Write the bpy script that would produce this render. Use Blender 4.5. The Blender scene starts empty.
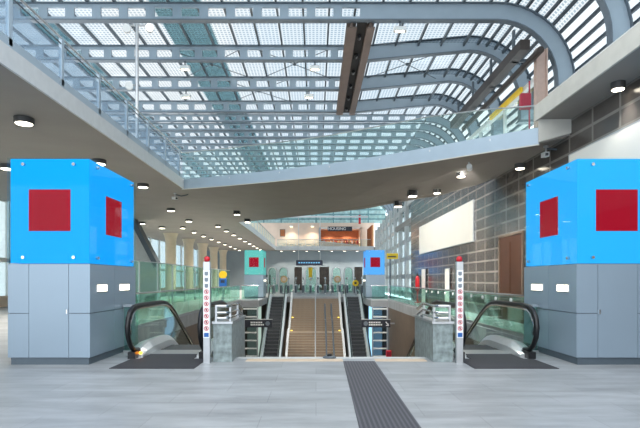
import bpy, math, random
from mathutils import Vector
random.seed(7)
PI = math.pi
S = bpy.context.scene
C = S.collection
F, VX, VY, CH = 490.0, 316.0, 280.0, 1.5
def pz(px, py, z):                       # point of the plane at height z seen at a pixel
    d = (z - CH) * F / (VY - py)
    return ((px - VX) * d / F, d, z)
def pd(px, py, d):
    return ((px - VX) * d / F, d, CH + (VY - py) * d / F)

# ------------------------------------------------------------------ materials
def lin(c):
    return tuple(((v / 255) / 12.92 if v / 255 <= .04045 else ((v / 255 + .055) / 1.055) ** 2.4) for v in c) + (1,)
def new_mat(name):
    m = bpy.data.materials.new(name); m.use_nodes = True
    nt = m.node_tree; nt.nodes.clear()
    out = nt.nodes.new('ShaderNodeOutputMaterial')
    return m, nt, out
def mat(name, c, rough=.5, metal=0, var=.08, scale=6, bump=0, stretch=(1, 1, 1), spec=.5):
    m, nt, out = new_mat(name)
    N = nt.nodes.new; L = nt.links.new
    b = N('ShaderNodeBsdfPrincipled'); L(b.outputs[0], out.inputs[0])
    b.inputs['Roughness'].default_value = rough; b.inputs['Metallic'].default_value = metal
    b.inputs['Specular IOR Level'].default_value = spec
    tc = N('ShaderNodeTexCoord'); mp = N('ShaderNodeMapping'); mp.inputs['Scale'].default_value = stretch
    nz = N('ShaderNodeTexNoise'); nz.inputs['Scale'].default_value = scale; nz.inputs['Detail'].default_value = 4
    L(tc.outputs['Object'], mp.inputs[0]); L(mp.outputs[0], nz.inputs[0])
    rp = N('ShaderNodeValToRGB'); c = lin(c)
    rp.color_ramp.elements[0].position = .3; rp.color_ramp.elements[1].position = .7
    rp.color_ramp.elements[0].color = tuple(v * (1 - var) for v in c[:3]) + (1,)
    rp.color_ramp.elements[1].color = tuple(min(1, v * (1 + var)) for v in c[:3]) + (1,)
    L(nz.outputs[0], rp.inputs[0]); L(rp.outputs[0], b.inputs['Base Color'])
    if bump:
        bp = N('ShaderNodeBump'); bp.inputs['Strength'].default_value = bump; bp.inputs['Distance'].default_value = .01
        L(nz.outputs[0], bp.inputs['Height']); L(bp.outputs[0], b.inputs['Normal'])
    return m
def emit(name, c, s):
    m, nt, out = new_mat(name)
    e = nt.nodes.new('ShaderNodeEmission'); e.inputs[0].default_value = lin(c); e.inputs[1].default_value = s
    nt.links.new(e.outputs[0], out.inputs[0]); return m
def glow_panel(name, c, s):
    m, nt, out = new_mat(name)
    b = nt.nodes.new('ShaderNodeBsdfPrincipled'); b.inputs['Base Color'].default_value = tuple(v * .3 for v in lin(c)[:3]) + (1,)
    b.inputs['Roughness'].default_value = .6; b.inputs['Specular IOR Level'].default_value = .08
    b.inputs['Emission Color'].default_value = lin(c); b.inputs['Emission Strength'].default_value = s
    nt.links.new(b.outputs[0], out.inputs[0]); return m
def glass(name, tint, refl=.08, rough=.03, fac=.5):
    m, nt, out = new_mat(name); N = nt.nodes.new; L = nt.links.new
    t = N('ShaderNodeBsdfTransparent'); t.inputs[0].default_value = tint
    g = N('ShaderNodeBsdfGlossy'); g.inputs['Roughness'].default_value = rough; g.inputs[0].default_value = (.95, 1, .98, 1)
    lw = N('ShaderNodeLayerWeight'); lw.inputs[0].default_value = .35
    mm = N('ShaderNodeMath'); mm.operation = 'MULTIPLY_ADD'; mm.inputs[1].default_value = fac * .5; mm.inputs[2].default_value = refl
    L(lw.outputs['Fresnel'], mm.inputs[0])
    mx = N('ShaderNodeMixShader'); L(mm.outputs[0], mx.inputs[0]); L(t.outputs[0], mx.inputs[1]); L(g.outputs[0], mx.inputs[2])
    L(mx.outputs[0], out.inputs[0]); return m
def milky_glass(name, tint, white, fac):
    m, nt, out = new_mat(name); N = nt.nodes.new; L = nt.links.new
    t = N('ShaderNodeBsdfTransparent'); t.inputs[0].default_value = tint
    d = N('ShaderNodeBsdfPrincipled'); d.inputs['Base Color'].default_value = lin(white); d.inputs['Roughness'].default_value = .15
    mx = N('ShaderNodeMixShader'); mx.inputs[0].default_value = fac
    L(t.outputs[0], mx.inputs[1]); L(d.outputs[0], mx.inputs[2]); L(mx.outputs[0], out.inputs[0]); return m
def roof_glass(name):
    m, nt, out = new_mat(name); N = nt.nodes.new; L = nt.links.new
    uv = N('ShaderNodeUVMap'); uv.uv_map = 'UVMap'
    sp = N('ShaderNodeSeparateXYZ'); L(uv.outputs[0], sp.inputs[0])
    def wave(sock, cell, duty):
        a = N('ShaderNodeMath'); a.operation = 'DIVIDE'; a.inputs[1].default_value = cell; L(sock, a.inputs[0])
        f = N('ShaderNodeMath'); f.operation = 'FRACT'; L(a.outputs[0], f.inputs[0])
        c = N('ShaderNodeMath'); c.operation = 'LESS_THAN'; c.inputs[1].default_value = duty; L(f.outputs[0], c.inputs[0])
        return c.outputs[0]
    a, b = wave(sp.outputs[0], .2, .62), wave(sp.outputs[1], .22, .62)
    mu = N('ShaderNodeMath'); mu.operation = 'MULTIPLY'; L(a, mu.inputs[0]); L(b, mu.inputs[1])
    mc = N('ShaderNodeMix'); mc.data_type = 'RGBA'
    mc.inputs[6].default_value = (.33, .345, .352, 1); mc.inputs[7].default_value = (.175, .215, .24, 1)
    L(mu.outputs[0], mc.inputs[0])
    t = N('ShaderNodeBsdfTransparent'); L(mc.outputs[2], t.inputs[0])
    g = N('ShaderNodeBsdfGlossy'); g.inputs['Roughness'].default_value = .15
    mx = N('ShaderNodeMixShader'); mx.inputs[0].default_value = .06
    L(t.outputs[0], mx.inputs[1]); L(g.outputs[0], mx.inputs[2]); L(mx.outputs[0], out.inputs[0]); return m
def tile_mat(name, c1, c2, cm, w, h, axes, rough=.3, mortar=.012, offset=0.0, var=.5, spec=.5, metal=0, streak=None):
    """rectangular panels with joints; axes picks the two object axes of the surface"""
    m, nt, out = new_mat(name); N = nt.nodes.new; L = nt.links.new
    b = N('ShaderNodeBsdfPrincipled'); L(b.outputs[0], out.inputs[0])
    b.inputs['Roughness'].default_value = rough; b.inputs['Specular IOR Level'].default_value = spec; b.inputs['Metallic'].default_value = metal
    tc = N('ShaderNodeTexCoord'); sp = N('ShaderNodeSeparateXYZ'); cb = N('ShaderNodeCombineXYZ')
    L(tc.outputs['Object'], sp.inputs[0])
    L(sp.outputs[axes[0]], cb.inputs[0]); L(sp.outputs[axes[1]], cb.inputs[1])
    br = N('ShaderNodeTexBrick'); br.offset = offset; br.squash = 1
    br.inputs['Scale'].default_value = 1; br.inputs['Brick Width'].default_value = w; br.inputs['Row Height'].default_value = h
    br.inputs['Mortar Size'].default_value = mortar; br.inputs['Mortar Smooth'].default_value = .1
    br.inputs['Color1'].default_value = lin(c1); br.inputs['Color2'].default_value = lin(c2); br.inputs['Mortar'].default_value = lin(cm)
    L(cb.outputs[0], br.inputs[0])
    nz = N('ShaderNodeTexNoise'); nz.inputs['Scale'].default_value = 1.0; nz.inputs['Detail'].default_value = 7
    nz.inputs['Roughness'].default_value = .65
    mp = N('ShaderNodeMapping'); mp.inputs['Scale'].default_value = streak or (2, 2, 2)
    L(tc.outputs['Object'], mp.inputs[0]); L(mp.outputs[0], nz.inputs[0])
    rp = N('ShaderNodeValToRGB'); rp.color_ramp.elements[0].position = .25; rp.color_ramp.elements[1].position = .75
    rp.color_ramp.elements[0].color = (1 - var, 1 - var, 1 - var, 1); rp.color_ramp.elements[1].color = (1 + var * .3,) * 3 + (1,)
    L(nz.outputs[0], rp.inputs[0])
    mu = N('ShaderNodeMix'); mu.data_type = 'RGBA'; mu.blend_type = 'MULTIPLY'; mu.inputs[0].default_value = 1
    L(br.outputs[0], mu.inputs[6]); L(rp.outputs[0], mu.inputs[7]); L(mu.outputs[2], b.inputs['Base Color'])
    return m
def groove_mat(name, c1, c2, pitch, axis, rough=.6, duty=.5, metal=0):
    m, nt, out = new_mat(name); N = nt.nodes.new; L = nt.links.new
    b = N('ShaderNodeBsdfPrincipled'); L(b.outputs[0], out.inputs[0]); b.inputs['Roughness'].default_value = rough; b.inputs['Metallic'].default_value = metal
    tc = N('ShaderNodeTexCoord'); sp = N('ShaderNodeSeparateXYZ'); L(tc.outputs['Object'], sp.inputs[0])
    a = N('ShaderNodeMath'); a.operation = 'DIVIDE'; a.inputs[1].default_value = pitch; L(sp.outputs[axis], a.inputs[0])
    f = N('ShaderNodeMath'); f.operation = 'FRACT'; L(a.outputs[0], f.inputs[0])
    r = N('ShaderNodeMath'); r.operation = 'LESS_THAN'; r.inputs[1].default_value = duty; L(f.outputs[0], r.inputs[0])
    mc = N('ShaderNodeMix'); mc.data_type = 'RGBA'; mc.inputs[6].default_value = lin(c1); mc.inputs[7].default_value = lin(c2)
    L(r.outputs[0], mc.inputs[0]); L(mc.outputs[2], b.inputs['Base Color'])
    bp = N('ShaderNodeBump'); bp.inputs['Strength'].default_value = .5; bp.inputs['Distance'].default_value = .01
    L(r.outputs[0], bp.inputs['Height']); L(bp.outputs[0], b.inputs['Normal'])
    return m

M = dict(
    floor=tile_mat('grey_stone_floor', (170, 173, 176), (161, 164, 167), (148, 150, 153), 1.2, .6, (0, 1), .38, .005, .5, .42, .42, streak=(.7, 3.2, 1)),
    soffit=mat('taupe_plaster', (146, 140, 133), .8, var=.05, scale=.7),
    concrete=mat('pale_concrete', (196, 192, 182), .75, var=.07, scale=2.5, bump=.1),
    column=mat('cream_concrete', (205, 190, 166), .7, var=.06, scale=2),
    steel=mat('painted_blue_grey_steel', (158, 174, 186), .4, .1, var=.04, scale=1.5),
    darksteel=mat('dark_grey_steel', (86, 96, 104), .45, .3, var=.06, scale=3),
    flange=mat('shade_toned_steel_flange', (104, 116, 126), .45, .2, var=.05, scale=2),  # girder steel darkened, shade on the flange undersides put into the colour
    brownsteel=mat('brown_grey_steel', (104, 90, 82), .5, .2, var=.08, scale=2),
    black=mat('black_rubber', (18, 19, 22), .35, var=.1, scale=8),
    void=mat('black_sheet_metal', (26, 25, 26), .7, var=.1),
    chrome=mat('brushed_stainless', (205, 207, 208), .22, 1, var=.03, scale=12, stretch=(1, 12, 1)),
    matsteel=mat('satin_stainless', (190, 192, 194), .38, .85, var=.04, scale=10),
    decksteel=mat('bright_satin_steel', (226, 228, 228), .3, .7, var=.02, scale=10),
    kiosk=mat('grey_blue_lacquer', (145, 162, 177), .32, .25, var=.02, scale=1.2),
    plinth=mat('dark_plinth_metal', (92, 104, 114), .45, .3, var=.05),
    blue=glow_panel('lit_blue_diffuser', (6, 156, 240), .52),
    blue2=glow_panel('lit_sky_blue_diffuser', (40, 164, 236), .52),
    blue3=glow_panel('lit_pale_blue_diffuser', (90, 165, 240), .5),
    teal=glow_panel('lit_teal_diffuser', (104, 190, 182), .45),
    red=glow_panel('backlit_crimson_film', (172, 10, 36), .38),
    redpaint=mat('signal_red_paint', (196, 26, 40), .4, var=.05),
    crimson=mat('crimson_paint', (150, 26, 52), .45, var=.05), gutter=mat('dark_brown_gutter_metal', (62, 55, 52), .45, .3, var=.1),
    redlens=mat('red_glass_lens', (190, 16, 34), .15, var=.03),
    box_glass=glass('clear_cover_glass', (.93, .99, 1, 1), .0, .02, .12),
    rail_glass=glass('green_tinted_railing_glass', (.70, .90, .84, 1), .07, .03, .5),
    bal_glass=glass('clear_balustrade_glass', (.90, .96, .94, 1), .035, .02, .3),
    far_glass=glass('pale_screen_glass', (.72, .88, .82, 1), .03, .25, .3),
    bridge_glass=milky_glass('milky_green_railing_glass', (.92, .985, .97, 1), (190, 220, 214), .035),
    gallery_glass=milky_glass('dusty_blue_railing_glass', (.84, .91, .96, 1), (170, 186, 200), .30),
    teal_glass=glass('dark_teal_roof_glass', (.50, .66, .70, 1), .08, .1),
    side_glass_up=glass('side_roof_glass', (.38, .41, .42, 1), .08, .05), clear_glass=glass('clear_window_glass', (.95, .97, .97, 1), .03, .05), side_glass=glass('hall_window_glass', (.62, .66, .66, 1), .06, .05),
    window_glass=glass('window_glass', (.34, .37, .38, 1), .08, .05),
    frit=roof_glass('roof_glass_with_solar_cells'),
    granite=mat('speckled_grey_granite', (132, 144, 144), .3, var=.4, scale=9),
    wall=tile_mat('brown_grey_wall_panels', (90, 84, 79), (80, 74, 70), (132, 127, 121), 1.15, .46, (1, 2), .2, .04, 0, .4, .6, streak=(.4, .8, 1.6)),
    white=mat('white_panel_enamel', (236, 232, 222), .35, var=.02, scale=1),
    offwhite=mat('off_white_render', (226, 228, 226), .7, var=.03),
    brownwall=mat('brown_cladding', (104, 88, 74), .5, var=.12, scale=2),
    copper=mat('copper_cladding', (92, 56, 38), .35, .5, var=.15, scale=1.5),
    grating=groove_mat('dark_entrance_matting', (40, 40, 44), (66, 66, 70), .05, 1, .7),
    tactile=groove_mat('ribbed_dark_rubber', (62, 62, 68), (88, 88, 94), .05, 0, .6, .45),
    beige=mat('beige_stone_strip', (206, 184, 160), .45, var=.06, scale=5),
    paleband=mat('pale_polished_stone', (196, 198, 198), .35, var=.05, scale=4),
    step=groove_mat('ribbed_escalator_step', (46, 48, 52), (92, 95, 98), .06, 0, .5, .5, .4),
    stair=mat('brown_grey_stair_stone', (142, 126, 108), .5, var=.08, scale=5),
    yellow=mat('yellow_enamel', (240, 198, 20), .45, var=.03),
    bluepaint=mat('blue_enamel', (20, 92, 168), .4, var=.03),
    sign=mat('dark_sign_face', (42, 44, 54), .35, var=.03),
    ink=mat('white_lettering', (240, 240, 240), .5, var=.01),
    redink=mat('red_lettering', (200, 40, 60), .5, var=.01),
    greyink=mat('grey_lettering', (120, 130, 140), .5, var=.01),
    tan=mat('tan_sign_face', (206, 164, 110), .5, var=.1),
    lampwhite=emit('downlight_lens', (255, 244, 222), 6),
    lampsmall=emit('warm_lamp_lens', (255, 226, 176), 5),
    winlit=emit('lit_window_panel', (255, 246, 226), 2.2),
    orange=emit('orange_indicator', (255, 150, 40), 4),
    steplight=emit('amber_step_light', (250, 214, 90), 1.6),
    display=emit('display_text', (120, 190, 235), .6),
    displaybody=mat('navy_display_case', (22, 34, 62), .3, var=.05),
    backwall=mat('blue_grey_back_wall', (140, 152, 160), .55, var=.08, scale=.6),
    tealwall=tile_mat('pale_teal_end_wall', (176, 214, 212), (190, 222, 222), (110, 160, 165), 3, .8, (0, 2), .4, .12),
    cream=mat('cream_shop_wall', (228, 204, 184), .7, var=.1, scale=.5),
    pink=mat('pale_pink_counter', (230, 196, 176), .45, var=.08, scale=2),
    wood=mat('orange_brown_wood', (168, 100, 58), .5, var=.25, scale=3, stretch=(1, 1, 6)),
    brownstone=mat('brown_stone_cladding', (92, 78, 68), .5, var=.3, scale=4),
    lampbody=mat('grey_lamp_housing', (70, 68, 66), .5, .3, var=.05),
    facade=mat('grey_facade_metal', (190, 192, 190), .45, .1, var=.06),
    peach=mat('peach_grey_steel', (196, 172, 160), .5, .1, var=.05),
)

# ------------------------------------------------------------------ mesh helpers
class MB:
    def __init__(s): s.v, s.f, s.uv = [], [], None
    def add(s, vs, fs):
        o = len(s.v); s.v += [tuple(v) for v in vs]; s.f += [tuple(i + o for i in f) for f in fs]; return s
    def box(s, x0, x1, y0, y1, z0, z1):
        return s.add([(x, y, z) for z in (z0, z1) for y in (y0, y1) for x in (x0, x1)],
                     [(0, 2, 3, 1), (4, 5, 7, 6), (0, 1, 5, 4), (2, 6, 7, 3), (0, 4, 6, 2), (1, 3, 7, 5)])
    def bevbox(s, x0, x1, y0, y1, z0, z1, b):          # chamfered vertical + top edges
        lo = [(x0 + b, y0), (x1 - b, y0), (x1, y0 + b), (x1, y1 - b), (x1 - b, y1), (x0 + b, y1), (x0, y1 - b), (x0, y0 + b)]
        cx, cy = (x0 + x1) / 2, (y0 + y1) / 2
        def ins(p): return (p[0] + (b if p[0] < cx else -b), p[1] + (b if p[1] < cy else -b))
        rings = [[(x, y, z0) for x, y in lo], [(x, y, z1 - b) for x, y in lo], [(*ins(p), z1) for p in lo]]
        return s.loft(rings, True)
    def loft(s, rings, caps=True):
        n = len(rings[0]); vs = [p for r in rings for p in r]; fs = []
        for k in range(len(rings) - 1):
            for i in range(n):
                j = (i + 1) % n; fs.append((k * n + i, k * n + j, (k + 1) * n + j, (k + 1) * n + i))
        if caps:
            fs.append(tuple(range(n))[::-1]); fs.append(tuple((len(rings) - 1) * n + i for i in range(n)))
        return s.add(vs, fs)
    def prism(s, poly, z0, z1):                         # poly in plan; z0 / z1 numbers or functions of (x, y)
        f0 = z0 if callable(z0) else (lambda x, y: z0); f1 = z1 if callable(z1) else (lambda x, y: z1)
        return s.loft([[(x, y, f0(x, y)) for x, y in poly], [(x, y, f1(x, y)) for x, y in poly]])
    def prism_x(s, poly, x0, x1):                       # poly in (y, z)
        return s.loft([[(x0, y, z) for y, z in poly], [(x1, y, z) for y, z in poly]])
    def prism_y(s, poly, y0, y1):                       # poly in (x, z)
        return s.loft([[(x, y0, z) for x, z in poly], [(x, y1, z) for x, z in poly]])
    def tube(s, pts, r, n=8):
        pts = [Vector(p) for p in pts]; rings = []
        up = Vector((0, 0, 1))
        for i, p in enumerate(pts):
            t = (pts[min(i + 1, len(pts) - 1)] - pts[max(i - 1, 0)]).normalized()
            if i == 0:
                a = t.cross(up)
                if a.length < .05: a = t.cross(Vector((0, 1, 0) if abs(t.y) < .9 else (1, 0, 0)))
            else: a = a - t * a.dot(t)                   # carry the frame along the path
            a.normalize(); b = t.cross(a)
            rings.append([tuple(p + (a * math.cos(k * 2 * PI / n) + b * math.sin(k * 2 * PI / n)) * r) for k in range(n)])
        return s.loft(rings)
    def lathe(s, c, prof, n=16):                        # prof (r, z) about a vertical axis
        return s.loft([[(c[0] + r * math.cos(k * 2 * PI / n), c[1] + r * math.sin(k * 2 * PI / n), c[2] + z) for k in range(n)] for r, z in prof])
    def disc_y(s, c, r, t, n=14):                       # short cylinder along Y
        return s.loft([[(c[0] + r * math.cos(k * 2 * PI / n), c[1] + y, c[2] + r * math.sin(k * 2 * PI / n)) for k in range(n)] for y in (-t / 2, t / 2)])
    def disc_x(s, c, r, t, n=14):
        return s.loft([[(c[0] + x, c[1] + r * math.cos(k * 2 * PI / n), c[2] + r * math.sin(k * 2 * PI / n)) for k in range(n)] for x in (-t / 2, t / 2)])
    def bar(s, a, b, w, h):                              # rectangular bar between two points
        a, b = Vector(a), Vector(b); t = (b - a).normalized(); x = t.cross(Vector((0, 0, 1)))
        if x.length < .05: x = Vector((1, 0, 0))
        x.normalize(); u = x.cross(t)
        return s.loft([[tuple(p + x * (i * w / 2) + u * (j * h / 2)) for i, j in ((-1, -1), (1, -1), (1, 1), (-1, 1))] for p in (a, b)])
    def build(s, name, m, parent=None, smooth=False, loc=None):
        me = bpy.data.meshes.new(name); me.from_pydata(s.v, [], s.f); me.update()
        import bmesh
        bm = bmesh.new(); bm.from_mesh(me); bmesh.ops.recalc_face_normals(bm, faces=bm.faces[:]); bm.to_mesh(me); bm.free()
        me.materials.append(m if not isinstance(m, str) else M[m])
        if smooth:
            for p in me.polygons: p.use_smooth = True
            try: me.set_sharp_from_angle(angle=math.radians(40))
            except Exception: pass
        o = bpy.data.objects.new(name, me); C.objects.link(o)
        if parent: o.parent = parent
        if loc: o.location = loc
        return o
def struct(name, mb, m, parent=None, label=None):
    o = mb.build(name, m, parent)
    if not parent: o['kind'] = 'structure'
    if label: o['label'] = label
    return o
def tag(o, label, cat, group=None):
    o['label'] = label; o['category'] = cat
    if group: o['group'] = group
    return o
def thing(name, label, cat, loc=(0, 0, 0), rz=0, group=None):
    o = bpy.data.objects.new(name, None); o.empty_display_size = .2; C.objects.link(o)
    o.location = loc; o.rotation_euler = (0, 0, rz)
    return tag(o, label, cat, group)
KIDS = lambda o: [c for c in bpy.data.objects if c.parent == o]
def dup(o, loc=None, rz=None, label=None, parent=None, kids=None):
    c = o.copy(); C.objects.link(c)
    if parent: c.parent = parent
    if loc is not None: c.location = loc
    if rz is not None: c.rotation_euler = (0, 0, rz)
    if label: c['label'] = label
    for k in KIDS(o): dup(k, parent=c)
    return c
def text_mesh(name, body, size, m, parent, loc, rot, extrude=.005, align='CENTER'):
    cu = bpy.data.curves.new(name, 'FONT'); cu.body = body; cu.size = size; cu.extrude = extrude; cu.align_x = align; cu.align_y = 'CENTER'
    t = bpy.data.objects.new(name + '_src', cu); C.objects.link(t)
    dg = bpy.context.evaluated_depsgraph_get(); me = bpy.data.meshes.new_from_object(t.evaluated_get(dg))
    bpy.data.objects.remove(t); me.materials.append(M[m])
    o = bpy.data.objects.new(name, me); C.objects.link(o); o.parent = parent; o.location = loc; o.rotation_euler = rot
    return o
def spot(parent, loc, e, col=(1, .93, .82), size=2.4, blend=.8, r=.08, rot=(0, 0, 0)):
    l = bpy.data.lights.new('lamp_light', 'SPOT'); l.energy = e; l.color = col; l.spot_size = size; l.spot_blend = blend; l.shadow_soft_size = r
    o = bpy.data.objects.new('lamp_light', l); C.objects.link(o); o.location = loc; o.rotation_euler = rot
    if parent: o.parent = parent
    return o
ORD = ['nearest', 'second', 'third', 'fourth', 'fifth', 'sixth', 'seventh', 'eighth', 'ninth', 'tenth', 'eleventh', 'twelfth',
       'thirteenth', 'fourteenth', 'fifteenth', 'sixteenth', 'seventeenth', 'eighteenth', 'nineteenth', 'twentieth', 'twenty-first',
       'twenty-second', 'twenty-third', 'twenty-fourth', 'twenty-fifth', 'twenty-sixth', 'twenty-seventh', 'twenty-eighth']

# ------------------------------------------------------------------ key dimensions
RX0, RX1 = -5.5, 5.3          # railings along the void
WR = 7.14                     # right wall
LX, RXs = -6.55, 6.23         # edges of the upper decks
ZC, ZD = 6.0, 6.42            # soffit / deck
ZL = -5.6                     # lower level
NE = 9.55                     # near floor edge
FE, FT = 36.0, 44.0           # far slab front, far stair head

# ------------------------------------------------------------------ setting
b = MB()
T = .5
b.box(-18, -5.5, -6, 76, -T, 0)
b.box(-5.5, WR, -6, NE, -T, 0)
b.box(-5.5, -3.72, NE, 11.2, -T, 0); b.box(4.32, WR, NE, 11.2, -T, 0)
b.box(RX1, WR, 11.2, 76, -T, 0)
b.box(-5.5, -4.2, FE, FT, -T, 0); b.box(4.05, RX1, FE, FT, -T, 0)
b.box(-5.5, RX1, FT, 76, -T, 0)
struct('floor', b, 'floor')
struct('floor_lower', MB().box(-6, 6, 9, 52, ZL - .3, ZL), 'stair')
# walls under the walkways
struct('wall_under_left', MB().box(-5.8, -5.5, NE, 46, ZL, -T), 'brownwall')
struct('wall_under_right', MB().box(5.3, 5.6, NE, 46, ZL, -T), 'brownwall')
struct('wall_under_near', MB().box(-5.5, 5.3, 9.0, 9.2, ZL, -T), 'brownwall')
struct('wall_under_far', MB().box(-5.5, 5.3, FT + 1.6, FT + 1.9, ZL, -T), 'brownwall')

# left upper deck
b = MB(); b.box(-18, LX, -6, 38, ZC, ZD); b.box(-18, -6.0, 38, 76, ZC, ZD)
struct('ceiling', b, 'soffit')
struct('floor_gallery', MB().box(-6.0, 9.2, 73, 84, ZC, ZD), 'soffit')
struct('trim_1', MB().box(LX, LX + .06, -6, 24.1, ZC - .02, ZD + .02), 'paleband')
struct('trim_2', MB().box(-6.0, -5.94, 38.2, 73, ZC - .02, ZD + .06), 'offwhite')
struct('trim_3', MB().box(-5.94, 8.6, 72.9, 73, ZC - .05, ZD + .1), 'paleband')

# bridge across the hall: sloping underside, curved front and back edges
def zb(x): return 6.0 - .65 * (x + 6.55) / 12.89
def on_bridge(px, py):
    z = 5.7
    for _ in range(30):
        x, d, _z = pz(px, py, z); z = zb(x)
    return x, d, z
front = [on_bridge(*p) for p in ((183, 189), (230, 185.2), (280, 180.6), (330, 175.5), (380, 168.8), (430, 161.3), (490, 151.6), (540, 144))]
back = [on_bridge(*p) for p in ((240, 222), (270, 219.6), (320, 213.8), (364, 209), (380, 206), (412, 200), (440, 195.5), (478, 188))]
back = [p for p in back if p[0] < WR - .15]
end_front, end_back = (WR, 13.77), (WR, back[-1][1] - .9)
front2 = [(x, y) for x, y, z in front]; back2 = [(x, y) for x, y, z in back]
poly = [(-18 + 11.4, front2[0][1])] + front2[0:] + [end_front, end_back] + back2[::-1] + [(-6.6, 38)]
def zbot(x, y): return zb(x) + (.25 * max(0, min(1, (x - 6.3) / .8)) if x > 6.3 else 0)
struct('ceiling_bridge', MB().prism(poly, zbot, lambda x, y: zbot(x, y) + .42), 'soffit')
# right deck
struct('ceiling_right', MB().box(RXs, WR + 5, -6, 13.8, ZC, ZD - .03), 'soffit')
struct('trim_4', MB().box(RXs - .05, RXs, -6, 13.86, ZC - .02, ZD), 'concrete')
struct('trim_5', MB().prism([(RXs, 13.72), (WR, 13.70), (WR, 13.80), (RXs + .05, 13.85)], lambda x, y: 5.36 + .25 * (x - RXs) / .91, ZC), 'concrete')
struct('ceiling_far_deck', MB().box(WR + .3, 12.2, 13.8, 46, ZC, ZD), 'soffit')

# right walls
struct('wall_right', MB().prism_x([(-6, 0), (36.8, 0), (36.8, 7.3), (21.2, 7.3), (20.8, 6.0), (-6, 6.0)], WR, WR + .3), 'wall')
struct('wall_right_upper', MB().box(11.3, 12.2, -6, 24.4, ZD, 10.55), 'offwhite')
struct('wall_right_terrace', MB().box(11.0, 12.2, 24.4, 42, ZD, 8.2), 'offwhite')
tw_ = struct('window_6', MB().box(11.1, 11.13, 24.4, 42, 8.2, 11.6), 'clear_glass')
struct('frame', MB().box(11.0, 11.25, 24.4, 42, 8.2, 8.35), 'offwhite', tw_); struct('frame', MB().box(11.0, 11.25, 24.4, 42, 11.5, 11.75), 'offwhite', tw_)
for k in range(5): struct('mullion', MB().box(11.04, 11.2, 24.5 + k * 4.3, 24.6 + k * 4.3, 8.35, 11.5), 'offwhite', tw_)
# back wall and left glazing
struct('wall_back', MB().box(-18, 10, 75.5, 76, 0, ZC), 'backwall')
struct('wall_back_upper', MB().box(-18, 10, 84, 84.4, ZD, 11.3), 'cream')
wl = struct('window_1', MB().box(-17.62, -17.58, -6, 76, 0, ZC), 'side_glass')
for k in range(28):
    struct('mullion', MB().box(-17.7, -17.5, -5 + k * 3 - .08, -5 + k * 3 + .08, 0, ZC), 'offwhite', wl)
struct('transom', MB().box(-17.7, -17.5, -6, 76, 2.5, 2.75), 'offwhite', wl)
struct('sill_wall', MB().box(-17.75, -17.45, -6, 76, 0, .6), 'cream', wl)
# tall metal and glass facade beyond the panelled wall
fw = struct('window_2', MB().loft([[(WR + .45, 36.9, 0), (WR + .5, 36.9, 0), (9.2, 74, 0), (9.15, 74, 0)], [(WR + .45, 36.9, 9), (WR + .5, 36.9, 9), (9.2, 74, 9), (9.15, 74, 9)]]), 'side_glass')
def fac(y): return WR + .42 + (9.12 - WR - .42) * (y - 36.9) / 37.1
for k in range(10):
    y = 37.1 + k * 4.0
    struct('mullion', MB().box(fac(y) - .28, fac(y) + .02, y - .22, y + .22, 0, 9), 'facade', fw)
for k in range(6):
    z = .3 + k * 1.5
    struct('transom', MB().bar((fac(36.9) - .08, 36.9, z), (fac(74) - .08, 74, z), .12, .38), 'facade', fw)
struct('door_1', MB().box(-7.7, -7.0, 75.44, 75.5, 0, 2.3), 'void')
cd = struct('door_2', MB().box(WR - .03, WR, 16.9, 18.95, 0, 3.12), 'copper')
struct('door_frame', MB().box(WR - .06, WR, 18.95, 19.05, 0, 3.2).box(WR - .06, WR, 16.8, 16.9, 0, 3.2).box(WR - .06, WR, 16.9, 18.95, 3.12, 3.2), 'brownwall', cd)
struct('door_leaf', MB().box(WR - .045, WR - .03, 17.94, 18.9, .05, 2.9), 'copper', cd)

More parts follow.
